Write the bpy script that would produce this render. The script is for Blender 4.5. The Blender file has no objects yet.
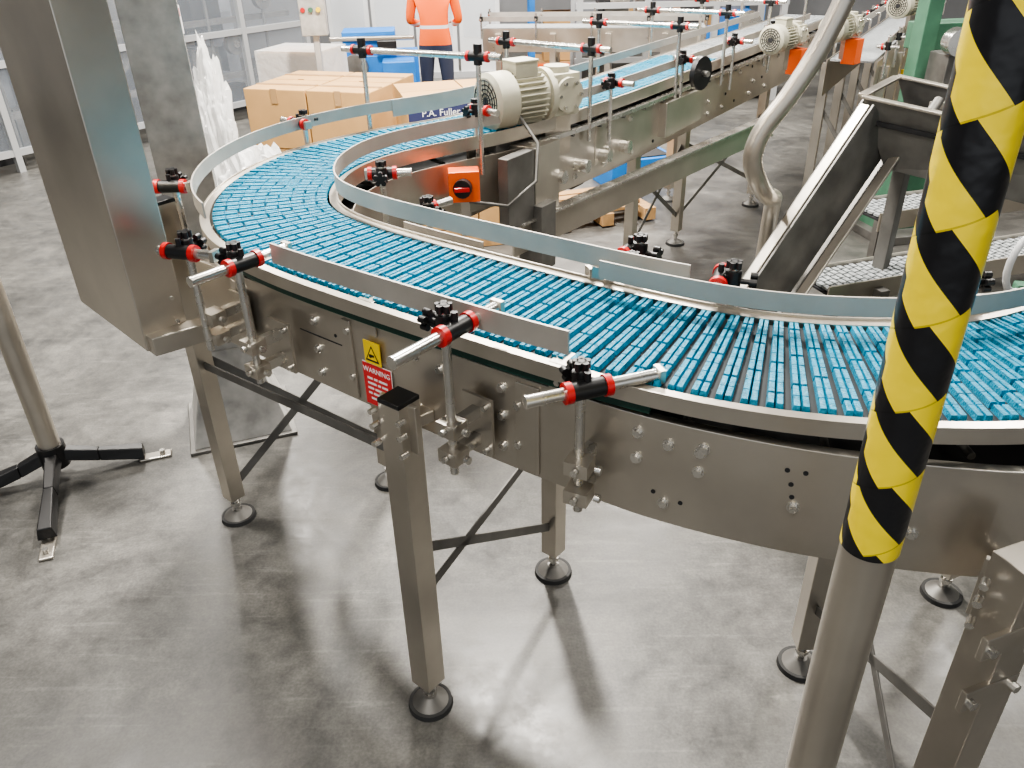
import bpy, bmesh, math, random
from mathutils import Vector, Matrix
random.seed(7)
V=Vector
# ---------------------------------------------------------------- materials
def mat(name,col,rough=.5,metal=0,noise=0,nscale=8,bump=0,bscale=60,stretch=None,emit=0,alpha=1,spec=.5,trans=0):
    m=bpy.data.materials.new(name); m.use_nodes=True
    nt=m.node_tree; b=nt.nodes['Principled BSDF']
    b.inputs['Base Color'].default_value=(*col,1); b.inputs['Roughness'].default_value=rough
    b.inputs['Metallic'].default_value=metal; b.inputs['Specular IOR Level'].default_value=spec
    if trans: b.inputs['Transmission Weight'].default_value=trans
    if alpha<1: b.inputs['Alpha'].default_value=alpha
    if emit: b.inputs['Emission Color'].default_value=(*col,1); b.inputs['Emission Strength'].default_value=emit
    tc=nt.nodes.new('ShaderNodeTexCoord'); mp=nt.nodes.new('ShaderNodeMapping')
    nt.links.new(tc.outputs['Object'],mp.inputs[0])
    if stretch: mp.inputs['Scale'].default_value=stretch
    if noise:
        n=nt.nodes.new('ShaderNodeTexNoise'); n.inputs['Scale'].default_value=nscale; n.inputs['Detail'].default_value=6
        nt.links.new(mp.outputs[0],n.inputs[0])
        r=nt.nodes.new('ShaderNodeValToRGB'); r.color_ramp.elements[0].position=.3; r.color_ramp.elements[1].position=.7
        r.color_ramp.elements[0].color=(*[c*(1-noise) for c in col],1); r.color_ramp.elements[1].color=(*[min(1,c*(1+noise)) for c in col],1)
        nt.links.new(n.outputs[0],r.inputs[0]); nt.links.new(r.outputs[0],b.inputs['Base Color'])
        mr=nt.nodes.new('ShaderNodeMapRange'); mr.inputs[3].default_value=max(.05,rough-.1); mr.inputs[4].default_value=min(1,rough+.12)
        nt.links.new(n.outputs[0],mr.inputs[0]); nt.links.new(mr.outputs[0],b.inputs['Roughness'])
    if bump:
        n2=nt.nodes.new('ShaderNodeTexNoise'); n2.inputs['Scale'].default_value=bscale
        nt.links.new(mp.outputs[0],n2.inputs[0])
        bp=nt.nodes.new('ShaderNodeBump'); bp.inputs['Strength'].default_value=bump; bp.inputs['Distance'].default_value=.01
        nt.links.new(n2.outputs[0],bp.inputs['Height']); nt.links.new(bp.outputs[0],b.inputs['Normal'])
    return m
STEEL=mat('brushed_stainless',(.56,.52,.46),.32,.9,.12,4)
STEELB=mat('bright_stainless',(.66,.64,.60),.26,.92,.08,12)
RAIL=mat('rail_stainless',(.42,.395,.36),.5,.5,.10,8)
STEELD=mat('dull_steel',(.17,.165,.155),.5,.6,.25,9)
GALV=mat('galvanised_steel',(.42,.41,.39),.6,.3,.25,14)
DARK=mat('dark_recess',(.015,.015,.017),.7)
BLACK=mat('black_plastic',(.010,.010,.011),.4)
RUB=mat('black_rubber',(.03,.03,.03),.75,0,.2,20)
RED=mat('red_plastic',(.52,.02,.02),.35)
BLUEB=mat('belt_blue_base',(.001,.006,.009),.7)
ORNG=mat('orange_plastic',(.85,.13,.02),.4)
CREAM=mat('motor_paint',(.44,.42,.33),.45,0,.12,10)
GREEN=mat('green_strip',(.006,.04,.028),.5)
GREENM=mat('green_machine_paint',(.06,.15,.095),.5,0,.25,6)
CARD=mat('cardboard',(.47,.28,.115),.8,0,.08,5)
NAVY=mat('navy_print',(.03,.035,.10),.6)
WHITE=mat('white_print',(.85,.85,.85),.5)
YEL=mat('yellow_paint',(.85,.6,.02),.5)
BLUEM=mat('blue_machine_paint',(.01,.16,.50),.45,0,.15,5)
WOOD=mat('pallet_wood',(.42,.25,.11),.8,0,.25,6,.2,30,(1,8,1))
ALU=mat('aluminium_profile',(.52,.53,.54),.4,.5)
PANEL=mat('grey_panel',(.17,.18,.20),.5,.2,.35,3)
PVCW=mat('white_board',(.66,.67,.68),.6,0,.06,3)
GLASS=mat('guard_glass',(.60,.66,.74),.06,0,alpha=.10)
WRAP=mat('stretch_wrap',(.85,.85,.84),.2,0,bump=.9,bscale=16,alpha=.62)
WALLM=mat('wall_paint',(.22,.225,.235),.8,0,.2,1)
CEILM=mat('ceiling_paint',(.19,.19,.19),.8,0,.1,2)
REDL=mat('red_label',(.62,.03,.035),.4)
BLUE=mat('belt_blue',(.006,.235,.38),.32,0,.35,70,.5,240)
CHAIN=mat('grey_chain',(.34,.36,.37),.45,.3,.3,60,.4,120)
mt_tape=mat('packing_tape',(.40,.25,.12),.25)
# concrete floor
FLOOR=bpy.data.materials.new('polished_concrete'); FLOOR.use_nodes=True
nt=FLOOR.node_tree; b=nt.nodes['Principled BSDF']
tc=nt.nodes.new('ShaderNodeTexCoord')
n1=nt.nodes.new('ShaderNodeTexNoise'); n1.inputs['Scale'].default_value=1.25; n1.inputs['Detail'].default_value=12; n1.inputs['Roughness'].default_value=.70; n1.inputs['Distortion'].default_value=1.2
n2=nt.nodes.new('ShaderNodeTexNoise'); n2.inputs['Scale'].default_value=8; n2.inputs['Detail'].default_value=10; n2.inputs['Roughness'].default_value=.8
n3=nt.nodes.new('ShaderNodeTexNoise'); n3.inputs['Scale'].default_value=110; n3.inputs['Detail'].default_value=3
for n in (n1,n2,n3): nt.links.new(tc.outputs['Object'],n.inputs[0])
r1=nt.nodes.new('ShaderNodeValToRGB'); e=r1.color_ramp.elements
e[0].position=.36; e[0].color=(.062,.061,.059,1); e[1].position=.64; e[1].color=(.150,.146,.137,1)
r2=nt.nodes.new('ShaderNodeValToRGB'); e=r2.color_ramp.elements
e[0].position=.38; e[0].color=(.66,.66,.66,1); e[1].position=.62; e[1].color=(1.16,1.15,1.11,1)
r3=nt.nodes.new('ShaderNodeValToRGB'); e=r3.color_ramp.elements
e[0].position=.35; e[0].color=(.84,.84,.84,1); e[1].position=.65; e[1].color=(1.1,1.1,1.1,1)
nt.links.new(n1.outputs[0],r1.inputs[0]); nt.links.new(n2.outputs[0],r2.inputs[0]); nt.links.new(n3.outputs[0],r3.inputs[0])
def mul(a,c):
    x=nt.nodes.new('ShaderNodeMix'); x.data_type='RGBA'; x.blend_type='MULTIPLY'; x.inputs[0].default_value=1
    nt.links.new(a,x.inputs[6]); nt.links.new(c,x.inputs[7]); return x.outputs[2]
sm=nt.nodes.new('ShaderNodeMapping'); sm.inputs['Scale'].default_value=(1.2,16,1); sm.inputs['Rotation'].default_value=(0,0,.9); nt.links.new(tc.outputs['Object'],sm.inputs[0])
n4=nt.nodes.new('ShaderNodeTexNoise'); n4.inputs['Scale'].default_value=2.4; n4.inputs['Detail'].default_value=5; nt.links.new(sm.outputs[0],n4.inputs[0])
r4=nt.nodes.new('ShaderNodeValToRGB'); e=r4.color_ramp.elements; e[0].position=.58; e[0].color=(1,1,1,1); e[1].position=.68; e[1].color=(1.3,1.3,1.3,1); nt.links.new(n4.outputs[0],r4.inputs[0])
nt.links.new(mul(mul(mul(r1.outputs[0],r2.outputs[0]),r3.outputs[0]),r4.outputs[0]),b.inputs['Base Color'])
mr=nt.nodes.new('ShaderNodeMapRange'); mr.inputs[1].default_value=.35; mr.inputs[2].default_value=.65; mr.inputs[3].default_value=.30; mr.inputs[4].default_value=.50
nt.links.new(n2.outputs[0],mr.inputs[0]); nt.links.new(mr.outputs[0],b.inputs['Roughness'])
# hazard tape
TAPE=bpy.data.materials.new('hazard_tape'); TAPE.use_nodes=True
nt=TAPE.node_tree; b=nt.nodes['Principled BSDF']; b.inputs['Roughness'].default_value=.3
tc=nt.nodes.new('ShaderNodeTexCoord'); sp=nt.nodes.new('ShaderNodeSeparateXYZ'); nt.links.new(tc.outputs['Object'],sp.inputs[0])
def M(op,a,c=None):
    x=nt.nodes.new('ShaderNodeMath'); x.operation=op
    for i,q in enumerate((a,c)):
        if q is None: continue
        if isinstance(q,(int,float)): x.inputs[i].default_value=q
        else: nt.links.new(q,x.inputs[i])
    return x.outputs[0]
ang=M('DIVIDE',M('ARCTAN2',sp.outputs[1],sp.outputs[0]),2*math.pi)
wrapz=M('ADD',M('DIVIDE',sp.outputs[2],.104),M('MULTIPLY',ang,-1.0))
band=M('MULTIPLY',M('FLOOR',wrapz),.17)
ph=M('ADD',M('ADD',M('DIVIDE',sp.outputs[2],.120),M('MULTIPLY',ang,2.0)),band)
st=M('GREATER_THAN',M('FRACT',ph),.48)
mx=nt.nodes.new('ShaderNodeMix'); mx.data_type='RGBA'; nt.links.new(st,mx.inputs[0]); mx.inputs[6].default_value=(.012,.012,.014,1); mx.inputs[7].default_value=(.93,.72,.03,1)
seam=M('LESS_THAN',M('FRACT',wrapz),.022)
mx2=nt.nodes.new('ShaderNodeMix'); mx2.data_type='RGBA'; mx2.blend_type='MULTIPLY'; nt.links.new(seam,mx2.inputs[0]); nt.links.new(mx.outputs[2],mx2.inputs[6]); mx2.inputs[7].default_value=(.6,.6,.6,1)
nt.links.new(mx2.outputs[2],b.inputs['Base Color'])
nz=nt.nodes.new('ShaderNodeTexNoise'); nz.inputs['Scale'].default_value=30; nt.links.new(tc.outputs['Object'],nz.inputs[0])
bp=nt.nodes.new('ShaderNodeBump'); bp.inputs['Strength'].default_value=.25; bp.inputs['Distance'].default_value=.01
nt.links.new(M('ADD',nz.outputs[0],M('MULTIPLY',M('FRACT',wrapz),.3)),bp.inputs['Height']); nt.links.new(bp.outputs[0],b.inputs['Normal'])

# ---------------------------------------------------------------- mesh builder
class MB:
    def __init__(s): s.v=[];s.f=[];s.m=[];s.sm=[];s.mats=[]
    def mi(s,m):
        if m not in s.mats: s.mats.append(m)
        return s.mats.index(m)
    def add(s,vs,fs,m,smooth=False):
        o=len(s.v); s.v+= [tuple(x) for x in vs]; k=s.mi(m)
        for f in fs: s.f.append([i+o for i in f]); s.m.append(k); s.sm.append(smooth)
    def hexa(s,c,m):
        s.add(c,[(3,2,1,0),(4,5,6,7),(0,1,5,4),(1,2,6,5),(2,3,7,6),(3,0,4,7)],m)
    def box(s,c,size,m,rz=0,rx=0,ry=0):
        R=Matrix.Rotation(rz,3,'Z')@Matrix.Rotation(ry,3,'Y')@Matrix.Rotation(rx,3,'X'); c=V(c)
        a,b_,d=[x/2 for x in size]
        P=[c+R@V(p) for p in ((-a,-b_,-d),(a,-b_,-d),(a,b_,-d),(-a,b_,-d),(-a,-b_,d),(a,-b_,d),(a,b_,d),(-a,b_,d))]
        s.hexa(P,m)
    def beam(s,p0,p1,w,h,m,up=(0,0,1)):
        p0=V(p0);p1=V(p1);d=(p1-p0).normalized();u=V(up)
        if abs(d.dot(u))>.98:u=V((1,0,0))
        x=d.cross(u).normalized(); y=x.cross(d).normalized()
        q=[(-w/2,-h/2),(w/2,-h/2),(w/2,h/2),(-w/2,h/2)]
        a=[p0+x*i+y*j for i,j in q]; b_=[p1+x*i+y*j for i,j in q]
        s.hexa(a+b_,m)
    def cyl(s,p0,p1,r,m,n=16,r1=None,cap=True):
        p0=V(p0);p1=V(p1);d=(p1-p0).normalized();r1=r if r1 is None else r1
        u=V((0,0,1)) if abs(d.z)<.9 else V((1,0,0)); x=d.cross(u).normalized(); y=d.cross(x)
        A=[p0+(x*math.cos(t)+y*math.sin(t))*r for t in [2*math.pi*i/n for i in range(n)]]
        B=[p1+(x*math.cos(t)+y*math.sin(t))*r1 for t in [2*math.pi*i/n for i in range(n)]]
        s.add(A+B,[(i,n+i,n+(i+1)%n,(i+1)%n) for i in range(n)],m,True)
        if cap:
            s.add(A,[tuple(range(n))],m); s.add(B,[tuple(reversed(range(n)))],m)
    def tube(s,pts,r,m,n=10):
        pts=[V(p) for p in pts]; rings=[]; 
        for i,p in enumerate(pts):
            d=(pts[min(i+1,len(pts)-1)]-pts[max(i-1,0)]).normalized()
            u=V((0,0,1)) if abs(d.z)<.95 else V((0,1,0)); 
            if i==0: x=d.cross(u).normalized()
            else: x=(px-d*px.dot(d)).normalized()
            px=x; y=d.cross(x)
            rings.append([p+(x*math.cos(2*math.pi*k/n)+y*math.sin(2*math.pi*k/n))*r for k in range(n)])
        vs=[v for q in rings for v in q]; fs=[]
        for i in range(len(pts)-1):
            for k in range(n): fs.append((i*n+k,(i+1)*n+k,(i+1)*n+(k+1)%n,i*n+(k+1)%n))
        s.add(vs,fs,m,True); s.add(rings[0],[tuple(range(n))],m); s.add(rings[-1],[tuple(reversed(range(n)))],m)
    def sph(s,c,r,m,n=10,sc=(1,1,1)):
        c=V(c);vs=[];fs=[]
        for i in range(n+1):
            a=math.pi*i/n
            for k in range(2*n):
                t=math.pi*k/n; vs.append(c+V((math.sin(a)*math.cos(t)*sc[0],math.sin(a)*math.sin(t)*sc[1],math.cos(a)*sc[2]))*r)
        for i in range(n):
            for k in range(2*n): fs.append((i*2*n+k,(i+1)*2*n+k,(i+1)*2*n+(k+1)%(2*n),i*2*n+(k+1)%(2*n)))
        s.add(vs,fs,m,True)
    def strip(s,pts,z0,z1,th,m):
        pts=[V((p[0],p[1],0)) for p in pts]; L=[]
        for i,p in enumerate(pts):
            d=(pts[min(i+1,len(pts)-1)]-pts[max(i-1,0)]).normalized(); n=V((-d.y,d.x,0))*th/2
            L.append((p+n,p-n))
        z0=z0 if hasattr(z0,'__len__') else [z0]*len(L); z1=z1 if hasattr(z1,'__len__') else [z1]*len(L)
        for i in range(len(L)-1):
            (a,b_),(c,d)=L[i],L[i+1]
            q=[V((p.x,p.y,z)) for p,z in ((b_,z0[i]),(d,z0[i+1]),(c,z0[i+1]),(a,z0[i]))]+[V((p.x,p.y,z)) for p,z in ((b_,z1[i]),(d,z1[i+1]),(c,z1[i+1]),(a,z1[i]))]
            fs=[(3,2,1,0),(4,5,6,7),(0,1,5,4),(2,3,7,6)]
            if i==0: fs.append((3,0,4,7))
            if i==len(L)-2: fs.append((1,2,6,5))
            s.add(q,fs,m)
    def done(s,name,parent=None,bevel=0,loc=None):
        me=bpy.data.meshes.new(name); me.from_pydata(s.v,[],s.f); me.update()
        for m in s.mats: me.materials.append(m)
        me.polygons.foreach_set('material_index',s.m); me.polygons.foreach_set('use_smooth',s.sm)
        o=bpy.data.objects.new(name,me); bpy.context.collection.objects.link(o)
        if loc is not None:
            me.transform(Matrix.Translation(-V(loc))); o.location=loc
        if parent: o.parent=parent
        if bevel:
            bm=bmesh.new(); bm.from_mesh(me); bmesh.ops.recalc_face_normals(bm,faces=bm.faces); bm.to_mesh(me); bm.free()
            md=o.modifiers.new('b','BEVEL'); md.width=bevel; md.segments=2; md.limit_method='ANGLE'; md.angle_limit=1.0
        return o
def empty(name):
    o=bpy.data.objects.new(name,None); bpy.context.collection.objects.link(o); o.empty_display_size=.1; return o
def text(body,size,loc,xdir,updir,m,parent,name,align='CENTER'):
    c=bpy.data.curves.new(name,'FONT'); c.body=body; c.size=size; c.align_x=align; c.align_y='CENTER'; c.extrude=.0004
    o=bpy.data.objects.new(name,c); bpy.context.collection.objects.link(o); c.materials.append(m)
    x=V(xdir).normalized(); y=V(updir).normalized(); z=x.cross(y)
    o.matrix_world=Matrix(((x.x,y.x,z.x,loc[0]),(x.y,y.y,z.y,loc[1]),(x.z,y.z,z.z,loc[2]),(0,0,0,1)))
    o.parent=parent
    return o
# ---------------------------------------------------------------- belt path (plan)
CP=[(2.6,7.45),(1.93,6.44),(1.2,5.37),(.43,4.24),(-.07,3.62),(-.44,3.33),(-.67,3.07),(-.765,2.78),(-.76,2.52),(-.69,2.31),(-.53,2.12),(-.33,1.95),(.04,1.67),(.22,1.54),(.42,1.42),(.62,1.355),(.88,1.33),(1.07,1.36),(1.27,1.45),(1.48,1.61),(1.68,1.84)]
def catmull(P,k=20):
    P=[V((p[0],p[1])) for p in P]; P=[2*P[0]-P[1]]+P+[2*P[-1]-P[-2]]; o=[]
    for i in range(1,len(P)-2):
        a,b_,c,d=P[i-1:i+3]
        for j in range(k):
            t=j/k; o.append(.5*((2*b_)+(c-a)*t+(2*a-5*b_+4*c-d)*t*t+(3*b_-a-3*c+d)*t**3))
    o.append(P[-2]); return o
def resample(P,step):
    o=[P[0]]; acc=0
    for i in range(1,len(P)):
        a,b_=P[i-1],P[i]; L=(b_-a).length; 
        while acc+L>=step:
            t=(step-acc)/L; a=a+(b_-a)*t; o.append(a.copy()); L=(b_-a).length; acc=0
        acc+=L
    return o
STEP=.01
C=resample(catmull(CP),STEP)
for _ in range(150):
    C=[C[0]]+[(C[i-1]+C[i]*2+C[i+1])/4 for i in range(1,len(C)-1)]+[C[-1]]
C=resample(C,STEP); NC=len(C)
NRM=[]
for i in range(NC):
    d=(C[min(i+3,NC-1)]-C[max(i-3,0)]).normalized(); NRM.append(V((-d.y,d.x)))
def P(s,o):
    s=max(0,min(NC-1.001,s)); i=int(s); t=s-i
    c=C[i]*(1-t)+C[i+1]*t; n=NRM[i]*(1-t)+NRM[i+1]*t
    return c+n*o
def near(x,y): return min(range(NC),key=lambda i:(C[i]-V((x,y))).length)
def path(a,b_,o,step=3):
    L=list(range(int(a),int(b_),step))+[int(b_)]
    if hasattr(o,'__call__'): return [P(i,o(i)) for i in L]
    return [P(i,o) for i in L]
ZB=1.24; HW=.178
conv=empty('curved_conveyor')
bm_=MB()
row=3.8; nseg=3
s=1.0; r=0
cut=near(1.15,5.3)
def slat(mb,s0,s1,e0,e1,zt,m,endcut=.0012):
    q=[P(s0,e0),P(s1,e0),P(s1,e1),P(s0,e1)]
    ax=(q[1]-q[0])*.14; ay=(q[3]-q[0]); ay=ay*min(.3,endcut/ay.length)
    top=[q[0]+ax+ay,q[1]-ax+ay,q[2]-ax-ay,q[3]+ax-ay]
    mb.hexa([V((p.x,p.y,ZB-.013)) for p in q]+[V((p.x,p.y,zt)) for p in top],m)
while s+row<NC-2:
    mt=CHAIN if s<cut else BLUE
    off=(0,.36,.68)[r%3]
    w=2*HW/nseg
    ed_=sorted(set([-HW,HW]+[-HW+w*(k+off) for k in range(nseg+1) if -HW+.015<-HW+w*(k+off)<HW-.015]))
    for e0,e1 in zip(ed_[:-1],ed_[1:]):
        for (a,b_) in ((.03,.36),(.39,.72)):
            nl=max(1,round((e1-e0)/.040))
            for k in range(nl):
                f0=e0+.003+(e1-e0-.006)*k/nl; f1=e0+.003+(e1-e0-.006)*(k+1)/nl
                slat(bm_,s+row*a,s+row*b_,f0,f1,ZB+random.uniform(-.0004,.0004),mt)
    s+=row; r+=1
def flat(mb,o0,o1,z,a,b_,m,th=.004,step=3):
    A=path(a,b_,o0,step);B=path(a,b_,o1,step)
    for i in range(len(A)-1):
        q=[A[i],A[i+1],B[i+1],B[i]]
        mb.add([V((p.x,p.y,z-th)) for p in q]+[V((p.x,p.y,z)) for p in q],[(3,2,1,0),(4,5,6,7),(0,1,5,4),(2,3,7,6)],m)
flat(bm_,-HW+.004,HW-.004,ZB-.012,0,NC-2,BLUEB)
bm_.done('belt',conv)
# rims / wear strips
rm=MB()
RO=-(HW+.006)
flat(rm,RO-.026,RO,ZB-.006,0,NC-2,STEEL)
rm.strip(path(0,NC-2,RO-.026),ZB-.036,ZB-.002,.004,STEEL)
flat(rm,HW+.004,HW+.03,ZB-.002,0,NC-2,STEEL)
rm.strip(path(0,NC-2,HW+.03),ZB-.05,ZB+.004,.004,STEEL)
sg0=near(-.6,2.2); sg1=near(.35,1.45)
rm.strip(path(sg0,sg1,RO-.012),ZB-.058,ZB-.037,.01,GREEN)
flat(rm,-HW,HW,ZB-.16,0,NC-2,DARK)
for k in range(20,NC-20,22):
    a=P(k,-.17);b_=P(k,.24); rm.cyl((a.x,a.y,ZB-.09),(b_.x,b_.y,ZB-.09),.008,STEELD,8)
rm.done('belt_rims',conv)
# side plates
PL=[(-.93,2.21),(-.60,1.945),(-.31,1.71),(-.06,1.515),(.17,1.35),(.30,1.27),(.45,1.20),(.59,1.15),(.74,1.112),(.88,1.09),(1.04,1.10),(1.22,1.16),(1.42,1.28),(1.62,1.45),(1.84,1.70)]
PLC=catmull(PL,8)
pl=MB()
pl.strip(PLC,.93,1.17,.006,STEEL)
pl.strip([p+V((.006,.008)) for p in PLC],1.150,1.170,.018,STEEL)
si0=near(-.05,3.62); 
pl.strip(path(si0,NC-2,HW+.07,6),.95,1.17,.005,STEEL)
pl.strip(path(0,si0,HW+.035,10),.90,1.17,.006,STEEL)
pl.strip(path(0,si0,HW+.05,10),1.155,1.175,.03,STEELB)
pl.strip(path(0,near(-.6,3.15),-(HW+.06),6),.93,1.17,.006,STEEL)
pl.strip(path(near(-.66,3.1),near(-.6,2.2),-(HW+.03),5),.95,1.15,.005,STEEL)
def plate_at(x):
    for i in range(len(PLC)-1):
        if PLC[i].x<=x<=PLC[i+1].x:
            t=(x-PLC[i].x)/(PLC[i+1].x-PLC[i].x); p=PLC[i].lerp(PLC[i+1],t); d=(PLC[i+1]-PLC[i]).normalized(); return p,d,V((d.y,-d.x))
bolts=MB()
def bolt(p,z,nrm,r=.009,hole=False):
    a=V((p.x,p.y,z)); n3=V((nrm.x,nrm.y,0))
    if hole: bolts.cyl(a,a+n3*.0045,r*.8,DARK,12); return
    bolts.cyl(a,a+n3*.006,r*1.35,STEELB,16); bolts.cyl(a,a+n3*.013,r,STEELB,6)
for x,zs in ((-.86,(1.13,1.0)),(-.74,(1.13,.98)),(-.50,(1.12,1.04,.97)),(-.40,(1.13,1.0)),(-.22,(1.13,.99)),(-.16,(1.12,)),(-.02,(1.13,1.06,.98)),(.015,(1.10,1.0)),(.245,(1.13,1.07)),(.30,(1.12,.98)),(.36,(1.13,)),(.355,(1.12,1.075)),(.52,(1.04,)),(.72,(1.02,)),(.98,(1.12,1.0)),(1.2,(1.1,1.0))):
    q=plate_at(x)
    for z in zs: bolt(q[0],z,q[2])
for x,z in ((.50,1.12),(.51,1.09),(.515,1.062),(.53,1.12),(.28,1.0),(-.44,1.10),(.33,.99)):
    q=plate_at(x); bolt(q[0],z,q[2],.006,True)
for x,w in ((.035,.06),(-.40,.03)):
    p,d,n_=plate_at(x); c=p+n_*.006; pl.box((c.x,c.y,1.05),(w,.006,.22),STEEL,math.atan2(d.y,d.x))
for x in (-.335,.10):
    p,d,n_=plate_at(x); c=p+n_*.007; pl.box((c.x,c.y,1.19),(.05,.006,.09),STEEL,math.atan2(d.y,d.x)); 
    c=p-n_*.02; pl.box((c.x,c.y,1.232),(.05,.055,.006),STEEL,math.atan2(d.y,d.x))
    bolt(p+n_*.008,1.195,n_,.007)
pl.done('side_plates',conv,bevel=.0015)
for k in range(20,si0-8,26):
    for z in (.95,1.02,1.12):
        if random.random()<.75: p=P(k+random.randint(-5,5),HW+.038); n_=NRM[k]; bolt(p,z,n_,.011,random.random()<.3)
bolts.done('frame_bolts',conv)
# guide rails
gr=MB()
sA0=near(-.07,3.62); sA1=near(-.67,2.27)
gr.strip(path(near(.2,3.95),near(-.35,3.38),-(HW+.03)),1.275,1.345,.005,RAIL)
gr.strip(path(near(-.30,3.42),sA1,-(HW+.035)),1.30,1.345,.005,RAIL)
sB0=near(-.43,2.03); sB1=near(.235,1.53)
gr.strip(path(sB0,sB1,lambda i:-(HW+.055)),1.285,1.335,.006,RAIL)
sC1=near(.30,1.5)
gr.strip(path(near(.0,3.7),sC1,lambda i:HW+.03),1.275,1.325,.005,RAIL)
gr.strip(path(near(.12,1.6),NC-4,lambda i:HW-.03),1.275,1.318,.005,RAIL)
gr.strip(path(near(-.47,2.07),near(-.22,1.87),HW+.075),1.20,1.245,.005,RAIL)
gr.strip(path(near(2.2,6.85),near(.1,3.82),HW+.02),1.285,1.325,.005,RAIL)
gr.strip(path(near(2.2,6.85),near(.25,4.0),-(HW+.02)),1.285,1.325,.005,RAIL)
gr.done('guide_rails',conv)
# clamps
def star(mb,c,r=.022):
    c=V(c)
    mb.cyl(c-V((0,0,.008)),c+V((0,0,.008)),r*.6,BLACK,12)
    for k in range(5):
        t=k*2*math.pi/5+.3; q=c+V((math.cos(t),math.sin(t),0))*r*.7; mb.cyl(q-V((0,0,.008)),q+V((0,0,.008)),r*.38,BLACK,10)
def starh(mb,c,d,r=.024):
    c=V(c);d=V(d).normalized();x=d.cross(V((0,0,1))).normalized();y=V((0,0,1))
    mb.cyl(c-d*.008,c+d*.008,r*.6,BLACK,12)
    for k in range(5):
        t=k*2*math.pi/5+.3; q=c+(x*math.cos(t)+y*math.sin(t))*r*.72; mb.cyl(q-d*.008,q+d*.008,r*.36,BLACK,10)
def clamp(mb,x,y,z,out,lin,lout,zb=.98,sc=1.0):
    o=V((out[0],out[1],0)).normalized(); sd=V((-o.y,o.x,0)); c=V((x,y,z))
    mb.cyl((x,y,zb),(x,y,z+.040*sc),.010*sc,STEELB,12)
    mb.cyl(c-V((0,0,.022*sc)),c+V((0,0,.024*sc)),.018*sc,BLACK,14)
    mb.box(c+sd*.015*sc,(.03*sc,.03*sc,.03*sc),BLACK,math.atan2(o.y,o.x))
    h=c+sd*.028*sc
    mb.cyl(h-o*.034*sc,h+o*.034*sc,.0185*sc,BLACK,14)
    for t in (-.040,.040): mb.cyl(h+o*(t-.007)*sc,h+o*(t+.007)*sc,.0215*sc,RED,16)
    mb.cyl(h-o*lin,h+o*lout,.0125*sc,STEELB,14)
    mb.cyl(h+o*lout,h+o*(lout+.004),.0135*sc,STEELB,14)
    mb.cyl(h+V((0,0,.018)),h+V((0,0,.036))*sc,.007*sc,BLACK,8)
    star(mb,(x,y,z+.038*sc),.017*sc)
    starh(mb,c-sd*.045*sc,sd,.022*sc); mb.cyl(c,c-sd*.045*sc,.007,BLACK,8)
    e=h-o*lin; mb.box(e,(.012,.03,.028),STEEL,math.atan2(o.y,o.x))
def bracket(mb,x,y,z0,z1,out):
    o=V((out[0],out[1],0)).normalized(); a=math.atan2(o.y,o.x); 
    for z in (z0,z1):
        mb.box((x,y,z),(.045,.05,.032),STEEL,a); 
        q=V((x,y,z))-o*.045; mb.box(q,(.08,.022,.026),STEELB,a)
        q=V((x,y,z))+V((-o.y,o.x,0))*.034; mb.cyl(q,q+V((-o.y,o.x,0))*.012,.009,STEELB,6)
        q=V((x,y,z))+o*.024; mb.cyl(q,q+o*.010,.008,STEELB,6)
    q=V((x,y,(z0+z1)/2))-o*.085; mb.box(q,(.008,.085,z1-z0+.075),STEEL,a)
    for z in (z0-.02,z1+.02):
        q=V((x,y,z))-o*.08+V((-o.y,o.x,0))*.03; mb.cyl(q,q+o*.012,.007,STEELB,6)
cl=MB()
n0=(-.627,-.779)
clamp(cl,-.66,1.83,1.30,n0,.13,.14,.96); bracket(cl,-.66,1.83,1.0,1.07,n0)
clamp(cl,-.82,1.95,1.29,(-.95,.3),.10,.06,1.0); bracket(cl,-.80,1.97,1.03,1.09,n0)
clamp(cl,-.13,1.425,1.31,n0,.13,.17,.95); bracket(cl,-.13,1.425,1.00,1.07,n0)
clamp(cl,.13,1.30,1.245,(-.94,-.33),.15,.12,.94); bracket(cl,.13,1.29,.99,1.06,(-.45,-.89))
clamp(cl,-1.02,2.44,1.32,(-1,.05),.06,.12,1.0)
clamp(cl,-.80,3.28,1.32,(-.7,.6),.06,.1,1.0)
clamp(cl,-.40,2.55,1.30,(1,.05),.05,.09,1.0)
clamp(cl,-.24,2.36,1.24,(.7,.7),.05,.11,1.0)
clamp(cl,.33,1.90,1.27,(.55,.83),.17,.06,1.0)
clamp(cl,.30,1.83,1.25,(.9,.3),.10,.08,1.0)
clamp(cl,.50,1.66,1.29,(.35,.93),.08,.05,1.0)
clamp(cl,1.0,1.62,1.29,(.0,1),.10,.05,1.0)
cl.cyl((.04,1.98,1.14),(.06,2.06,1.14),.035,BLACK,20); starh(cl,(.035,1.96,1.14),(.2,-1,0),.045)
clamp(cl,-.12,3.32,1.34,(.6,-.7),.06,.1,1.1)
def portal(x0,y0,x1,y1,z,zb=1.1):
    cl.cyl((x0,y0,zb),(x0,y0,z+.04),.010,STEELB,10); cl.cyl((x1,y1,zb),(x1,y1,z+.04),.010,STEELB,10)
    d=V((x1-x0,y1-y0,0)).normalized()
    cl.cyl(V((x0,y0,z))-d*.10,V((x1,y1,z))+d*.10,.0125,STEELB,12)
    for (x,y) in ((x0,y0),(x1,y1)):
        cl.cyl(V((x,y,z))-d*.035,V((x,y,z))+d*.035,.018,BLACK,12); cl.cyl((x,y,z-.03),(x,y,z+.045),.017,BLACK,12)
        for t in (-.042,.042): cl.cyl(V((x,y,z))+d*(t-.006),V((x,y,z))+d*(t+.006),.020,RED,12)
portal(-.58,3.52,-.10,3.26,1.55)
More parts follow.
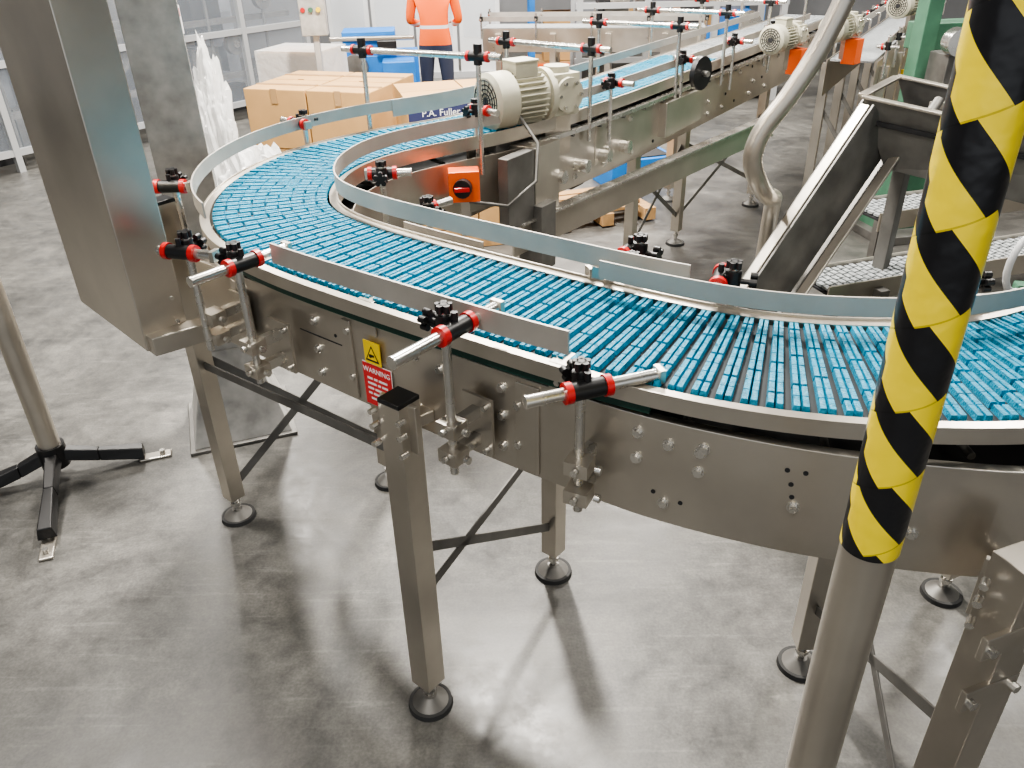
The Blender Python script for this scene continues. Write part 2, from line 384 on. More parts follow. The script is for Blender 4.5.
for (x,y) in ((.05,4.05),(.55,4.78),(.95,5.35),(1.4,6.0),(1.85,6.7)):
    k=near(x,y); a=P(k,-(HW+.06)); b_=P(k,HW+.06)
    portal(a.x,a.y,b_.x,b_.y,1.50)
for (x,y) in ((.30,4.06),(.75,4.7),(1.2,5.35),(1.6,5.95)):
    k=near(x,y); a=P(k,HW+.07); n_=NRM[k]; clamp(cl,a.x,a.y,1.33,(n_.x,n_.y),.06,.10,1.05)
cl.done('rail_clamps',conv)
# ---- legs
def foot(mb,x,y,r=.066):
    mb.cyl((x,y,0),(x,y,.016),r,RUB,28,r*.96); mb.cyl((x,y,.016),(x,y,.04),r*.8,STEELD,28,r*.3)
    mb.cyl((x,y,.035),(x,y,.12),.011,STEELB,10); mb.cyl((x,y,.06),(x,y,.075),.02,STEELB,6)
def leg(mb,x,y,z1,w=.06,rz=.65,cap=True,m=STEEL):
    mb.box((x,y,(z1+.10)/2),(w,w,z1-.10),m,rz)
    if cap: mb.box((x,y,z1+.004),(w*1.02,w*1.02,.012),BLACK,rz)
    foot(mb,x,y)
lg=MB(); a0=math.atan2(-.627,.779)
leg(lg,-.262,1.575,1.05,.068,a0)
leg(lg,-1.08,2.46,1.26,.06,a0,m=STEEL)
leg(lg,.13,2.11,.98,.06,a0)
leg(lg,-.51,2.66,.98,.06,a0)
leg(lg,.86,1.68,.98,.06,0)
leg(lg,.845,.985,1.07,.075,.35,False)
leg(lg,1.43,1.96,.98,.06,.4)
leg(lg,1.75,1.42,.98,.06,.6)
for (x,y) in ((-.68,3.62),(1.17,5.35),(.75,4.72),(1.92,6.17),(.1,4.45),(1.3,6.35)):
    leg(lg,x,y,1.0,.06,a0)
def flatbar(p0,p1,w=.03): lg.beam(p0,p1,.006,w,STEELD)
flatbar((-1.08,2.46,.68),(-.27,1.60,.88)); flatbar((-1.08,2.46,.14),(-.51,2.66,.76)); flatbar((-.51,2.66,.2),(-1.08,2.46,.72))
flatbar((-.26,1.575,.60),(.13,2.11,.21)); flatbar((-.26,1.575,.42),(.13,2.11,.62))
flatbar((.845,.985,.62),(.86,1.68,.25)); flatbar((.845,.985,.2),(.86,1.68,.7))
flatbar((.86,1.68,.35),(1.43,1.96,.2)); flatbar((.75,4.72,.2),(1.17,5.35,.7)); flatbar((.75,4.72,.7),(1.17,5.35,.2)); flatbar((1.17,5.35,.2),(1.92,6.17,.7)); flatbar((1.17,5.35,.7),(1.92,6.17,.2))
for (x,y,z) in ((-.262,1.575,.985),(.845,.985,.98)):
    px_=plate_at(x+.06)[0]; lg.beam((x,y,z),(px_.x,px_.y,z),.05,.03,STEEL)
    for dz in (-.05,.0,.04):
        for sgn in (-1,1):
            q=V((x,y,z+dz))+V((n0[0],n0[1],0))*.03+V((.78,-.63,0))*.045*sgn; lg.cyl(q,q+V((n0[0],n0[1],0))*.022,.008,STEELB,6)
    lg.box((x,y,z),(.115,.012,.13),STEEL,a0)
for z in (.93,.80):
    lg.box((.83,.943,z),(.125,.012,.05),STEEL,.35); lg.box((.862,1.028,z),(.125,.012,.05),STEEL,.35)
    for sx_ in (-.05,.05): 
        q=V((.83+sx_*.94,.943+sx_*.34,z)); lg.cyl(q,q+V((.34,-.94,0))*.018,.010,STEELB,6)
lg.beam((.02,3.28,.80),(1.75,5.35,.80),.012,.14,STEEL); lg.beam((.04,3.30,.87),(1.77,5.37,.87),.06,.012,STEELB)
lg.done('legs_and_braces',conv,bevel=.002)
# drive housing by motor
dh=MB(); af=math.atan2(.826,.563)
dh.box((.02,3.55,1.10),(.36,.10,.26),STEELD,af); dh.box((.12,3.50,1.0),(.20,.14,.34),STEEL,af)
dh.box((-.10,3.42,1.05),(.22,.012,.30),STEEL,af)
dh.box((.04,3.30,1.02),(.20,.05,.30),STEELD,af); dh.box((.13,3.42,.78),(.12,.12,.3),STEELD,af)
dh.box((.50,4.02,1.06),(.34,.05,.20),STEEL,af); dh.box((.98,4.62,1.05),(.5,.05,.18),STEEL,af)
dh.box((-.17,3.12,1.10),(.12,.08,.12),ORNG,.1); dh.cyl((-.17,3.08,1.10),(-.175,3.05,1.10),.036,BLACK,16); dh.box((-.175,3.045,1.10),(.06,.012,.018),RED,.1); dh.box((-.17,3.15,.98),(.04,.02,.2),STEEL,.1)
dh.box((.30,3.86,.95),(.12,.10,.16),STEELD,af)
for i in range(4): dh.cyl((.2+.12*i,3.58+.17*i,1.0),(.26+.12*i,3.54+.17*i,1.0),.03,STEELB,12)
dh.cyl((1.02,4.45,1.28),(1.04,4.43,1.28),.085,BLACK,20); dh.cyl((1.0,4.5,1.28),(1.06,4.40,1.28),.015,STEELB,8)
dh.tube([(.05,3.45,1.3),(.13,3.34,1.2),(.12,3.28,1.06),(.0,3.18,.99),(-.15,3.12,1.03)],.007,STEELD,8)
dh.done('drive_housing',conv,bevel=.003)
# label + warning triangle
lb=empty('warning_label'); 
p,d,n_=plate_at(-.325); d3=V((d.x,d.y,0)); n3=V((n_.x,n_.y,0)); rz=math.atan2(d.y,d.x)
m_=MB(); q=V((p.x,p.y,0))+n3*.006
m_.box(q+V((0,0,1.003))+n3*.003,(.098,.002,.118),REDL,rz)
m_.box(q+V((0,0,1.098))+n3*.006+d3*-.005,(.056,.002,.062),YEL,rz)
m_.box(q+V((0,0,1.003))+n3*.0015,(.102,.001,.122),WHITE,rz)
tri=lambda s_,o_: [q+V((0,0,1.095))+n3*o_+d3*(x-.005)+V((0,0,z)) for x,z in ((-.024*s_,-.020*s_),(.024*s_,-.020*s_),(0,.024*s_))]
m_.add(tri(1,.0078),[(0,1,2)],BLACK); m_.add(tri(.74,.0082),[(0,1,2)],YEL)
m_.box(q+V((0,0,1.092))+n3*.0085+d3*-.005,(.016,.0008,.006),BLACK,rz); m_.cyl(q+V((0,0,1.090))+n3*.0083-d3*.01,q+V((0,0,1.090))+n3*.0092-d3*.01,.005,BLACK,10)
zz=1.022
for wds in ((.018,.012,.03),(.03,.01,.02),(.02,.03,.012),(.012,.034,.016),(.03,.022)):
    tot=sum(wds)+.005*(len(wds)-1); x=-tot/2
    for w in wds: m_.box(q+V((0,0,zz))+n3*.0045+d3*(x+w/2),(w,.0008,.0055),WHITE,rz); x+=w+.005
    zz-=.0145
m_.done('label_plates',lb)
text('WARNING',.0195,q+V((0,0,1.045))+n3*.0046,d3,(0,0,1),WHITE,lb,'warning_lettering')

# ---------------------------------------------------------------- gear motors
def gear_motor(x,y,z,d,L=.30,r=.115,orange=False):
    g=MB(); c=V((x,y,z)); d=V((d[0],d[1],0)).normalized(); sd=V((-d.y,d.x,0)); az=math.atan2(d.y,d.x); k_=r/.115
    g.cyl(c,c+d*.09*k_,r,CREAM,32,r*1.0); g.cyl(c-d*.012,c,r*.82,CREAM,32,r)
    for k in range(1,6):
        g.tube([c-d*.013+(sd*math.cos(t)+V((0,0,1))*math.sin(t))*r*.15*k for t in [i*math.pi/12 for i in range(25)]],.003,DARK,6)
    for k in range(8):
        t=k*math.pi/8; u=(sd*math.cos(t)+V((0,0,1))*math.sin(t))*r*.78; g.beam(c-d*.0145-u,c-d*.0145+u,.003,.003,DARK,up=d)
    b0=c+d*.095*k_; b1=c+d*L
    g.cyl(b0,b1,r*.80,CREAM,32)
    for k in range(28):
        t=2*math.pi*k/28; u=(sd*math.cos(t)+V((0,0,1))*math.sin(t)); g.beam(b0+u*r*.86,b1-d*.03+u*r*.86,.004,r*.2,CREAM,up=u)
    g.box(c+d*(L*.6)+V((0,0,r*1.0)),(.11*k_,.10*k_,.06*k_),CREAM,az); g.box(c+d*(L*.6)+V((0,0,r*1.0+.033*k_)),(.12*k_,.11*k_,.008),CREAM,az)
    g.cyl(b1-d*.01,b1+d*.02,r*.95,CREAM,28)
    gb=b1+d*.08*k_; g.box(gb,(.13*k_,.16*k_,.17*k_),CREAM,az); g.cyl(gb-sd*.10*k_,gb+sd*.10*k_,.072*k_,CREAM,24); g.cyl(gb+V((0,0,.08*k_)),gb+V((0,0,.11*k_)),.055*k_,CREAM,20)
    for k in range(6):
        t=k*math.pi/3; u=(d*math.cos(t)+V((0,0,1))*math.sin(t))*.055*k_; g.cyl(gb-sd*.098*k_+u,gb-sd*.112*k_+u,.008,STEELB,6)
    if orange: g.box(gb+V((0,0,-.15))-sd*.05,(.10,.09,.15),ORNG,az)
    g.box(gb-V((0,0,.17*k_)),(.14*k_,.03,.2*k_),STEEL,az)
    return g.done('gear_motor',None,bevel=.004)
gear_motor(-.07,3.46,1.345,(.85,.55),.27)
gear_motor(1.63,5.25,1.33,(.7,.7),.22,.085,True)
gear_motor(2.05,5.42,1.36,(.7,.7),.20,.085,True)
gear_motor(2.76,6.12,1.42,(.7,.7),.22,.085)

# ---------------------------------------------------------------- hazard post
hp=empty('hazard_post'); X,Y=.446,.765
g=MB(); g.cyl((X,Y,.012),(X,Y,1.32),.0345,STEEL,48); g.cyl((X,Y,1.31),(X,Y,2.9),.0347,STEEL,32); g.cyl((X,Y,0),(X,Y,.012),.11,STEEL,32)
for k in range(4):
    t=k*math.pi/2+.7; g.cyl((X+.085*math.cos(t),Y+.085*math.sin(t),.012),(X+.085*math.cos(t),Y+.085*math.sin(t),.028),.012,STEELB,6)
g.done('post',hp)
g=MB(); g.cyl((X,Y,1.31),(X,Y,2.75),.0358,TAPE,64,cap=True); g.done('hazard_tape',hp,loc=(X,Y,0))

# ---------------------------------------------------------------- stainless cable duct on left
g=MB(); A,B_,C_,D_=V((-1.36,2.34)),V((-1.01,1.98)),V((-.92,2.07)),V((-1.27,2.43))
def prism(mb,pts,z0,z1,m): mb.hexa([V((p.x,p.y,z0)) for p in pts]+[V((p.x,p.y,z1)) for p in pts],m)
prism(g,[A,B_,C_,D_],.98,3.0,STEEL)
prism(g,[V((-1.02,2.00)),V((-.98,1.96)),V((-.82,2.08)),V((-.86,2.12))],.975,1.03,STEEL)
for z in (1.05,1.12): g.cyl((-.93,2.03,z),(-.925,2.025,z),.006,STEELB,6)
g.done('cable_duct_column',None,bevel=.004)
# ---------------------------------------------------------------- building column
g=MB(); X,Y=-1.27,3.17
g.box((X,Y,1.9),(.20,.20,3.6),GALV,.35)
g.box((X,Y,.008),(.46,.46,.016),STEELD,.35)
a=[V((X,Y,0))+Matrix.Rotation(.35,3,'Z')@V((i*.21,j*.21,.016)) for i,j in ((-1,-1),(1,-1),(1,1),(-1,1))]
b_=[V((X,Y,0))+Matrix.Rotation(.35,3,'Z')@V((i*.105,j*.105,.42)) for i,j in ((-1,-1),(1,-1),(1,1),(-1,1))]
g.hexa(a+b_,GALV)
for i,j in ((-1,-1),(1,-1),(1,1),(-1,1)):
    q=V((X,Y,.016))+Matrix.Rotation(.35,3,'Z')@V((i*.185,j*.185,0)); g.cyl(q,q+V((0,0,.02)),.014,STEELB,6)
g.done('steel_column',None,bevel=.004)
# ---------------------------------------------------------------- tripod stand
g=MB(); h=V((-1.92,2.76,0))
g.cyl(h+V((0,0,.10)),h+V((0,0,1.75)),.042,STEEL,32); g.cyl(h+V((0,0,.06)),h+V((0,0,.16)),.055,BLACK,24)
g.box(h+V((0,0,1.78)),(.16,.12,.05),STEEL)
for ex,ey in ((-1.76,2.33),(-2.16,2.64),(-1.60,2.87)):
    e_=V((ex,ey,.05)); dd=(e_-h); dd.z=0; L=dd.length; dd.normalize(); sd=V((-dd.y,dd.x,0))
    mid=h+dd*L*.5
    for a_,b_,w0,w1,z0,z1 in ((h+dd*.03,mid,.065,.05,.14,.10),(mid,h+dd*L,.05,.07,.10,.07)):
        g.hexa([a_-sd*w0/2+V((0,0,z0-.05)),b_-sd*w1/2+V((0,0,z1-.05)),b_+sd*w1/2+V((0,0,z1-.05)),a_+sd*w0/2+V((0,0,z0-.05))]+[a_-sd*w0/2*.7+V((0,0,z0)),b_-sd*w1/2*.7+V((0,0,z1)),b_+sd*w1/2*.7+V((0,0,z1)),a_+sd*w0/2*.7+V((0,0,z0))],BLACK)
    t=h+dd*(L-.02); g.cyl(t,t+V((0,0,.06)),.01,STEELB,8)
    q=h+dd*(L+.04); g.box(q+V((0,0,.006)),(.13,.05,.012),STEEL,math.atan2(dd.y,dd.x)); g.cyl(q+dd*.03,q+dd*.03+V((0,0,.03)),.012,STEELB,6)
g.done('tripod_stand',None,bevel=.004)

# ---------------------------------------------------------------- bent pipe
g=MB()
K=[V(p) for p in ((1.26,3.0,2.3),(1.19,3.0,1.85),(1.12,3.0,1.62),(1.03,3.0,1.44),(.945,3.0,1.31),(.92,3.0,1.21),(.955,3.02,1.12),(1.03,3.12,1.03),(1.12,3.30,.96),(1.19,3.50,.88),(1.22,3.60,.72),(1.22,3.62,.4),(1.22,3.62,.0))]
def cat3(P_,k=8):
    P_=[2*P_[0]-P_[1]]+P_+[2*P_[-1]-P_[-2]];o=[]
    for i in range(1,len(P_)-2):
        a,b_,c,d=P_[i-1:i+3]
        for j in range(k):
            t=j/k;o.append(.5*((2*b_)+(c-a)*t+(2*a-5*b_+4*c-d)*t*t+(3*b_-a-3*c+d)*t**3))
    o.append(P_[-2]);return o
g.tube(cat3(K),.036,STEEL,20); g.cyl((1.22,3.62,0),(1.22,3.62,.02),.09,STEELD,20); g.done('bent_pipe')
# ---------------------------------------------------------------- incline chute
g=MB()
hi=V((1.58,3.42,1.235)); lo=hi+(V((1.13,3.15,.635))-hi)*1.3
dn=V((.05,.20,0))
g.beam(lo,hi,.012,.25,STEELD)
for sg in (-1,1): 
    o_=V((0,-.02,0))+ (hi-lo).normalized().cross(V((0,-1,0))).normalized()*(.125*sg)
    g.beam(lo+o_,hi+o_,.045,.012,STEEL)
g.beam(lo+dn,hi+dn,.012,.25,STEELD)
g.beam(lo+dn*.5+V((.06,0,-.09)),hi+dn*.5+V((.06,0,-.09)),.19,.012,STEELD)
hh=V((2.55,2.62,1.12))
g.hexa([hi+V((.03,-.02,-.19)),hh+V((0,0,-.20)),hh+V((.02,.02,-.20)),hi+V((.05,.0,-.19)),hi+V((-.11,.0,.10)),hh+V((0,0,.05)),hh+V((.02,.02,.05)),hi+V((-.09,.02,.10))],STEELD)
q2=V((.28,.33,0))
g.hexa([hi+q2+V((.03,-.02,-.19)),hh+q2+V((0,0,-.20)),hh+q2+V((.02,.02,-.20)),hi+q2+V((.05,.0,-.19)),hi+q2+V((-.11,.0,.12)),hh+q2+V((0,0,.05)),hh+q2+V((.02,.02,.05)),hi+q2+V((-.09,.02,.12))],STEELD)
g.hexa([hi+V((-.10,.0,.0)),hh+V((0,0,-.04)),hh+q2+V((0,0,-.04)),hi+q2+V((-.10,0,.0)),hi+V((-.10,.0,.02)),hh+V((0,0,-.02)),hh+q2+V((0,0,-.02)),hi+q2+V((-.10,0,.02))],DARK)
g.beam(hi+V((-.11,.0,.105)),hh+V((0,0,.055)),.04,.012,STEEL)
g.beam(hi+q2+V((-.11,.0,.125)),hh+q2+V((0,0,.055)),.04,.012,STEEL)
g.beam(hi+V((-.11,.0,.11)),hi+q2+V((-.11,.0,.12)),.04,.012,STEEL)
for i in range(6):
    q=hi.lerp(hh,.1+.15*i)+V((.12,.14,.03)); g.cyl(q,q+V((.05,.05,.04)),.022,STEELD,8); g.box(q+V((.05,.05,.02)),(.06,.04,.03),CARD if i%2 else STEEL,.5*i)
for q in (V((1.80,3.62,0)),V((2.55,2.95,0))):
    g.box(q+V((0,0,.51)),(.06,.06,.98),STEELD,.7); g.cyl(q,q+V((0,0,.02)),.06,RUB,20)
g.done('incline_chute',None,bevel=.003)
# ---------------------------------------------------------------- low mesh conveyors
def mesh_conv(name,p0,p1,w,z):
    g=MB(); p0=V((*p0,z));p1=V((*p1,z)); d=(p1-p0).normalized(); sd=V((-d.y,d.x,0)); L=(p1-p0).length
    for s_ in (-1,1): g.beam(p0+sd*w/2*s_-V((0,0,.03)),p1+sd*w/2*s_-V((0,0,.03)),.01,.10,STEEL)
    n=int(L/.035)
    for i in range(n):
        c=p0+d*(i+.5)*L/n
        for k in range(5):
            q=c+sd*(-w/2+w*(k+.5+(.0 if i%2 else .25))/5.3); g.box(q,(.024,w/5*.75,.012),CHAIN,math.atan2(d.y,d.x))
    g.beam(p0-V((0,0,.02)),p1-V((0,0,.02)),w-.02,.01,DARK)
    for t in (.12,.92):
        for s_ in (-1,1):
            q=p0.lerp(p1,t)+sd*(w/2+.03)*s_; g.box((q.x,q.y,z/2),(.05,.05,z-.04),STEELD,math.atan2(d.y,d.x)); g.cyl((q.x,q.y,0),(q.x,q.y,.03),.05,RUB,20)
    return g.done(name,None)
mesh_conv('mesh_conveyor',(1.95,4.25),(4.2,4.95),.26,.58)
mesh_conv('mesh_conveyor',(1.42,3.47),(3.6,4.15),.24,.50)
mesh_conv('mesh_conveyor',(1.30,2.86),(2.0,3.02),.20,.52)
# ---------------------------------------------------------------- green machines
g=MB()
for x,y in ((2.66,5.45),(3.0,5.35)): g.box((x,y,1.1),(.11,.11,2.2),GREENM,.2)
g.box((2.85,5.55,1.30),(.45,.2,.16),GREENM,.2); g.box((2.85,5.6,.45),(.6,.4,.8),GREENM,.2); g.box((2.83,5.35,1.1),(.24,.2,.25),STEELD,.2)
g.cyl((2.75,5.25,1.3),(2.75,5.15,1.3),.08,STEELB,20); g.box((2.85,5.5,.03),(.7,.5,.06),STEELD,.2)
g.done('green_machine',None,bevel=.006)
g=MB()
g.box((2.30,2.50,.40),(.40,.40,.8),GREENM,.3); g.box((2.05,2.55,.84),(.08,.4,.08),GREENM,.3)
g.tube([V((1.80+.09*math.cos(t),2.60+.05*math.cos(t),.93+.11*math.sin(t))) for t in [i*.33 for i in range(20)]],.012,PVCW,10)
g.box((1.93,2.62,.42),(.06,.06,.84),GREENM,.3); g.beam((1.80,2.62,.82),(2.3,2.5,.82),.05,.05,GREENM); g.cyl((1.80,2.62,.0),(1.80,2.62,.82),.02,GREENM,12)
g.done('green_machine',None,bevel=.006)
# ---------------------------------------------------------------- background straight conveyors
def conveyor(name,p0,p1,z,w,belt=CHAIN,nl=4):
    g=MB(); p0=V((*p0,z));p1=V((*p1,z)); d=(p1-p0).normalized(); sd=V((-d.y,d.x,0)); az=math.atan2(d.y,d.x)
    g.beam(p0,p1,w,.012,belt)
    for s_ in (-1,1):
        g.beam(p0+sd*(w/2+.02)*s_-V((0,0,.12)),p1+sd*(w/2+.02)*s_-V((0,0,.12)),.008,.24,STEEL)
        g.beam(p0+sd*(w/2+.04)*s_+V((0,0,.10)),p1+sd*(w/2+.04)*s_+V((0,0,.10)),.006,.05,RAIL)
        L=(p1-p0).length; n=int(L/.5)
        for i in range(n+1):
            q=p0+d*(i*L/n)+sd*(w/2+.07)*s_; g.cyl(q-V((0,0,.1)),q+V((0,0,.16)),.011,STEELB,8); g.cyl(q+V((0,0,.08)),q+V((0,0,.13)),.020,BLACK,10); g.cyl(q+V((0,0,.1))-sd*.07,q+V((0,0,.1))+sd*.07,.012,STEELB,8); g.cyl(q+V((0,0,.1))+sd*.03,q+V((0,0,.1))+sd*.042,.021,RED,10)
        for i in range(nl):
            q=p0.lerp(p1,(i+.3)/nl)+sd*(w/2+.05)*s_; g.box((q.x,q.y,z/2),(.06,.06,z-.1),STEEL,az); g.cyl((q.x,q.y,0),(q.x,q.y,.03),.06,RUB,16); g.cyl((q.x,q.y,.0),(q.x,q.y,.1),.012,STEELB,8)
    for i in range(nl):
        q=p0.lerp(p1,(i+.3)/nl); g.beam(q-sd*(w/2+.05)-V((0,0,z-.25)),q+sd*(w/2+.05)-V((0,0,.35)),.006,.03,STEELD); g.beam(q+sd*(w/2+.05)-V((0,0,z-.25)),q-sd*(w/2+.05)-V((0,0,.35)),.006,.03,STEELD)
    return g.done(name)
conveyor('straight_conveyor',(2.35,5.75),(4.5,9.4),1.12,.28,nl=6)
conveyor('straight_conveyor',(-.2,9.9),(2.2,9.5),.95,.4)
conveyor('straight_conveyor',(4.1,6.0),(6.1,9.0),.8,.35)
g=MB()
sx,sy=3.34,6.45
g.box((sx,sy,.88),(.42,.34,.03),STEELD,.3); 
for s_ in (-1,1): g.box((sx+.05*-s_,sy+.17*s_,.90),(.42,.03,.05),YEL,.3); 
for i,j in ((-.19,-.14),(.19,-.14),(-.19,.14),(.19,.14)): g.box((sx+i,sy+j,.43),(.035,.035,.86),YEL,.3)
g.box((sx,sy-.12,.45),(.38,.14,.03),STEELD,.3)
g.done('step_platform')
# packing machine behind the line
g=MB()
for x in (.9,1.7,2.5,3.3):
    for y in (10.3,11.2): g.box((x,y,1.1),(.07,.07,2.2),ALU)
for z in (.5,1.1,2.15): g.box((2.1,10.3,z),(2.5,.05,.06),ALU)
rn=random.Random(11)
for i in range(22):
    h_=rn.uniform(.25,.8); x=rn.uniform(1.0,3.2); g.box((x,rn.uniform(10.5,11.0),.5+h_/2),(rn.uniform(.12,.4),.3,h_),rn.choice((STEELD,PANEL,STEEL,BLUEM,STEEL,DARK)))
g.box((2.1,10.75,.30),(2.4,.8,.5),STEELD)
for x in (1.1,2.0,2.9): g.cyl((x,10.26,.9),(x,10.2,.9),.12,STEELB,20)
g.done('packing_machine')
# ---------------------------------------------------------------- boxes
bs=empty('cardboard_box_stack'); g=MB(); tp=MB()
ang=-.30; R2=Matrix.Rotation(ang,3,'Z'); org=V((-1.28,6.24,0))
def bxs(cx,cy,w,d_,z0,z1):
    c=org+R2@V((cx,cy,0)); g.box((c.x,c.y,(z0+z1)/2),(w-.014,d_-.014,z1-z0-.008),CARD,ang+random.uniform(-.015,.015))
    tp.box((c.x,c.y,z1-.002),(w-.02,.05,.004),mt_tape,ang)
    q=org+R2@V((cx,cy-d_/2+.004,0)); tp.box((q.x,q.y,z1-.05),(.05,.004,.10),mt_tape,ang)
for iz,(z0,z1) in enumerate(((.15,.58),(.58,1.0))):
    for ix in range(2):
        for iy in range(2): bxs(-.25+ix*.50,-.20+iy*.40,.50,.40,z0,z1)
g.done('boxes',bs,bevel=.006); tp.done('tape',bs)
pal=MB()
for j in range(6):
    c=org+R2@V((0,-.40+j*.16,0)); pal.box((c.x,c.y,.135),(1.0,.10,.022),WOOD,ang)
for i in (-.44,0,.44):
    c=org+R2@V((i,0,0)); pal.box((c.x,c.y,.07),(.10,.86,.10),WOOD,ang); pal.box((c.x,c.y,.011),(.10,.86,.022),WOOD,ang)
pal.done('pallet',bs)
bs=empty('labelled_box_stack')
g=MB(); o2=V((-.28,5.70,0)); a2=.24; R3=Matrix.Rotation(a2,3,'Z')
for iz,(z0,z1) in enumerate(((.15,.44),(.44,.73),(.73,1.02))):
    for ix in range(2):
        for iy in range(2):
            c=o2+R3@V((-.22+ix*.44,-.17+iy*.34,0)); g.box((c.x,c.y,(z0+z1)/2),(.43,.33,z1-z0-.008),CARD,a2)
            if iy==0:
                q=c+R3@V((0,-.167,0)); g.box((q.x,q.y,z1-.085),(.42,.003,.09),NAVY,a2)
                q=c+R3@V((0,-.171,0)); text('P.A. Fuller',.06,(q.x,q.y,z1-.085),R3@V((1,0,0)),(0,0,1),WHITE,bs,'box_lettering')
g.done('labelled_boxes',bs,bevel=.005)
pal=MB(); pal.box((o2.x,o2.y,.075),(.88,.68,.14),WOOD,a2); pal.done('pallet_small',bs)
g=MB(); g.box((-1.80,7.65,.56),(.58,.5,.95),CARD,-.3); g.box((-1.80,7.65,.04),(.66,.55,.08),WOOD,-.3)
g.box((-1.80,7.65,.565),(.61,.53,.98),WRAP,-.3); g.done('wrapped_pallet')
def wrap_pile(loc,sc,seed):
    me=bpy.data.meshes.new('stretch_wrap'); bm=bmesh.new(); bmesh.ops.create_icosphere(bm,subdivisions=5,radius=1)
    from mathutils import noise
    for v in bm.verts:
        n_=noise.noise(v.co*2.3+V((seed,0,0)))*.35+noise.noise(v.co*6+V((0,seed,0)))*.22+abs(noise.noise(v.co*11))*.15; v.co*=1+n_; v.co.x*=sc[0];v.co.y*=sc[1];v.co.z*=sc[2]
    for v in bm.verts: v.co.z=max(v.co.z,-loc[2]+.003)
    bm.to_mesh(me); bm.free(); me.materials.append(WRAP); o=bpy.data.objects.new('stretch_wrap_waste',me); bpy.context.collection.objects.link(o); o.location=loc; return o
wrap_pile((-1.42,4.75,.38),(.34,.30,.42),3)
wrap_pile((-1.78,5.1,.62),(.11,.13,.66),5)
g=MB()
for i in range(5): g.box((.60+.02*i,5.75+i*.13,.12),(.8,.09,.022),WOOD,.35)
for i in (-.33,0,.33): g.box((.64+i,6.0+i*.36,.06),(.09,.6,.09),WOOD,.35)
g.done('wood_pallet')
g=MB(); g.box((1.1,6.9,.12),(.6,.4,.24),BLUEM,.3); g.box((1.1,6.9,.245),(.5,.3,.01),DARK,.3); g.done('blue_crate',None,bevel=.01)
# ---------------------------------------------------------------- blue machine + control box
g=MB()
g.box((-1.22,8.45,.45),(.75,.5,.9),BLUEM,.1); g.box((-1.30,8.4,1.0),(.5,.35,.22),BLUEM,.1); g.box((-1.0,8.1,.75),(.3,.3,.25),BLUEM,.1); g.box((-1.0,8.1,.31),(.2,.2,.62),DARK,.1)
g.cyl((-1.42,8.2,.8),(-1.42,8.1,.8),.12,STEELD,20); g.box((-1.1,8.13,.98),(.18,.04,.12),BLACK,.1); g.beam((-1.65,8.2,1.05),(-.85,8.2,1.05),.04,.04,STEEL)
g.box((-1.35,8.18,.55),(.3,.04,.3),STEELD,.1)
g.done('blue_machine',None,bevel=.01)
g=MB(); g.box((-1.50,6.95,1.40),(.20,.14,.34),GALV,.1); g.box((-1.50,6.95,.62),(.05,.05,1.22),ALU,.1); g.box((-1.50,6.95,.01),(.2,.2,.02),ALU,.1)
for i in range(3): g.cyl((-1.56+.06*i,6.88,1.42),(-1.56+.06*i,6.86,1.42),.018,(RED,GREENM,YEL)[i],12)
g.done('control_box',None,bevel=.006)
# ---------------------------------------------------------------- guard wall left
gw=empty('machine_guard'); g=MB(); gl=MB(); mc=MB()
A=V((-5.2,6.95,0)); B_=V((-2.45,10.8,0)); d=(B_-A).normalized(); L=(B_-A).length; az=math.atan2(d.y,d.x); nb=V((-d.y,d.x,0))
n=5
for i in range(n+1):
    q=A+d*L*i/n; g.box(q+V((0,0,1.25)),(.06,.06,2.5),ALU,az)
for z in (.18,.95,1.72,2.45): g.beam(A+V((0,0,z)),B_+V((0,0,z)),.05,.06,ALU)
for i in range(n):
    for z0,z1 in ((.2,.93),(.97,1.70),(1.74,2.43)):
        c=A+d*L*(i+.5)/n; gl.box(c+V((0,0,(z0+z1)/2)),(L/n-.06,.008,z1-z0),GLASS,az)
rn=random.Random(2)
for i in range(40):
    c=A+d*rn.uniform(.2,L-.2)+nb*rn.uniform(.4,1.1); h_=rn.uniform(.2,.7); z0=rn.choice((0,.4,.7,.9))
    mc.box(c+V((0,0,z0+h_/2)),(rn.uniform(.12,.5),rn.uniform(.15,.35),h_),rn.choice((STEELD,PANEL,STEEL,DARK,PANEL,STEELD)),az)
for i in range(9):
    c2=A+d*(.3+i*.5)+nb*.25+V((0,0,.35+.45*(i%3))); mc.cyl(c2,c2-nb*.07,.12,STEELD,20); mc.cyl(c2-nb*.07,c2-nb*.09,.04,STEELB,12)
for i in range(6):
    c2=A+d*(.3+i*.8)+nb*.22; mc.cyl(c2,c2+V((0,0,1.7)),.018,STEELD,8)
for z in (.45,1.05,1.4): mc.beam(A+nb*.3+V((0,0,z)),B_+nb*.3+V((0,0,z)),.08,.06,STEELD)
mc.beam(A+nb*1.4+V((0,0,1.3)),B_+nb*1.4+V((0,0,1.3)),.03,2.6,PANEL)
g.done('frame',gw); gl.done('glazing',gw); mc.done('machinery',gw)
g=MB(); q=A+d*L*.62-nb*.04; g.box(q+V((0,0,1.15)),(.12,.01,.28),WHITE,az); g.box(q-nb*.006+V((0,0,1.22)),(.10,.01,.08),RED,az); g.done('notice_plate',gw)
g=MB()
for x,y in ((-4.9,6.3),(-4.3,6.1),(-4.5,6.7)): g.box((x,y,.4),(.06,.06,.8),STEELD,.3); g.cyl((x,y,0),(x,y,.02),.06,RUB,16)
g.box((-4.6,6.4,.82),(.8,.6,.10),STEELD,.3); g.box((-4.5,6.4,.97),(.3,.3,.2),PANEL,.3); g.done('side_table')
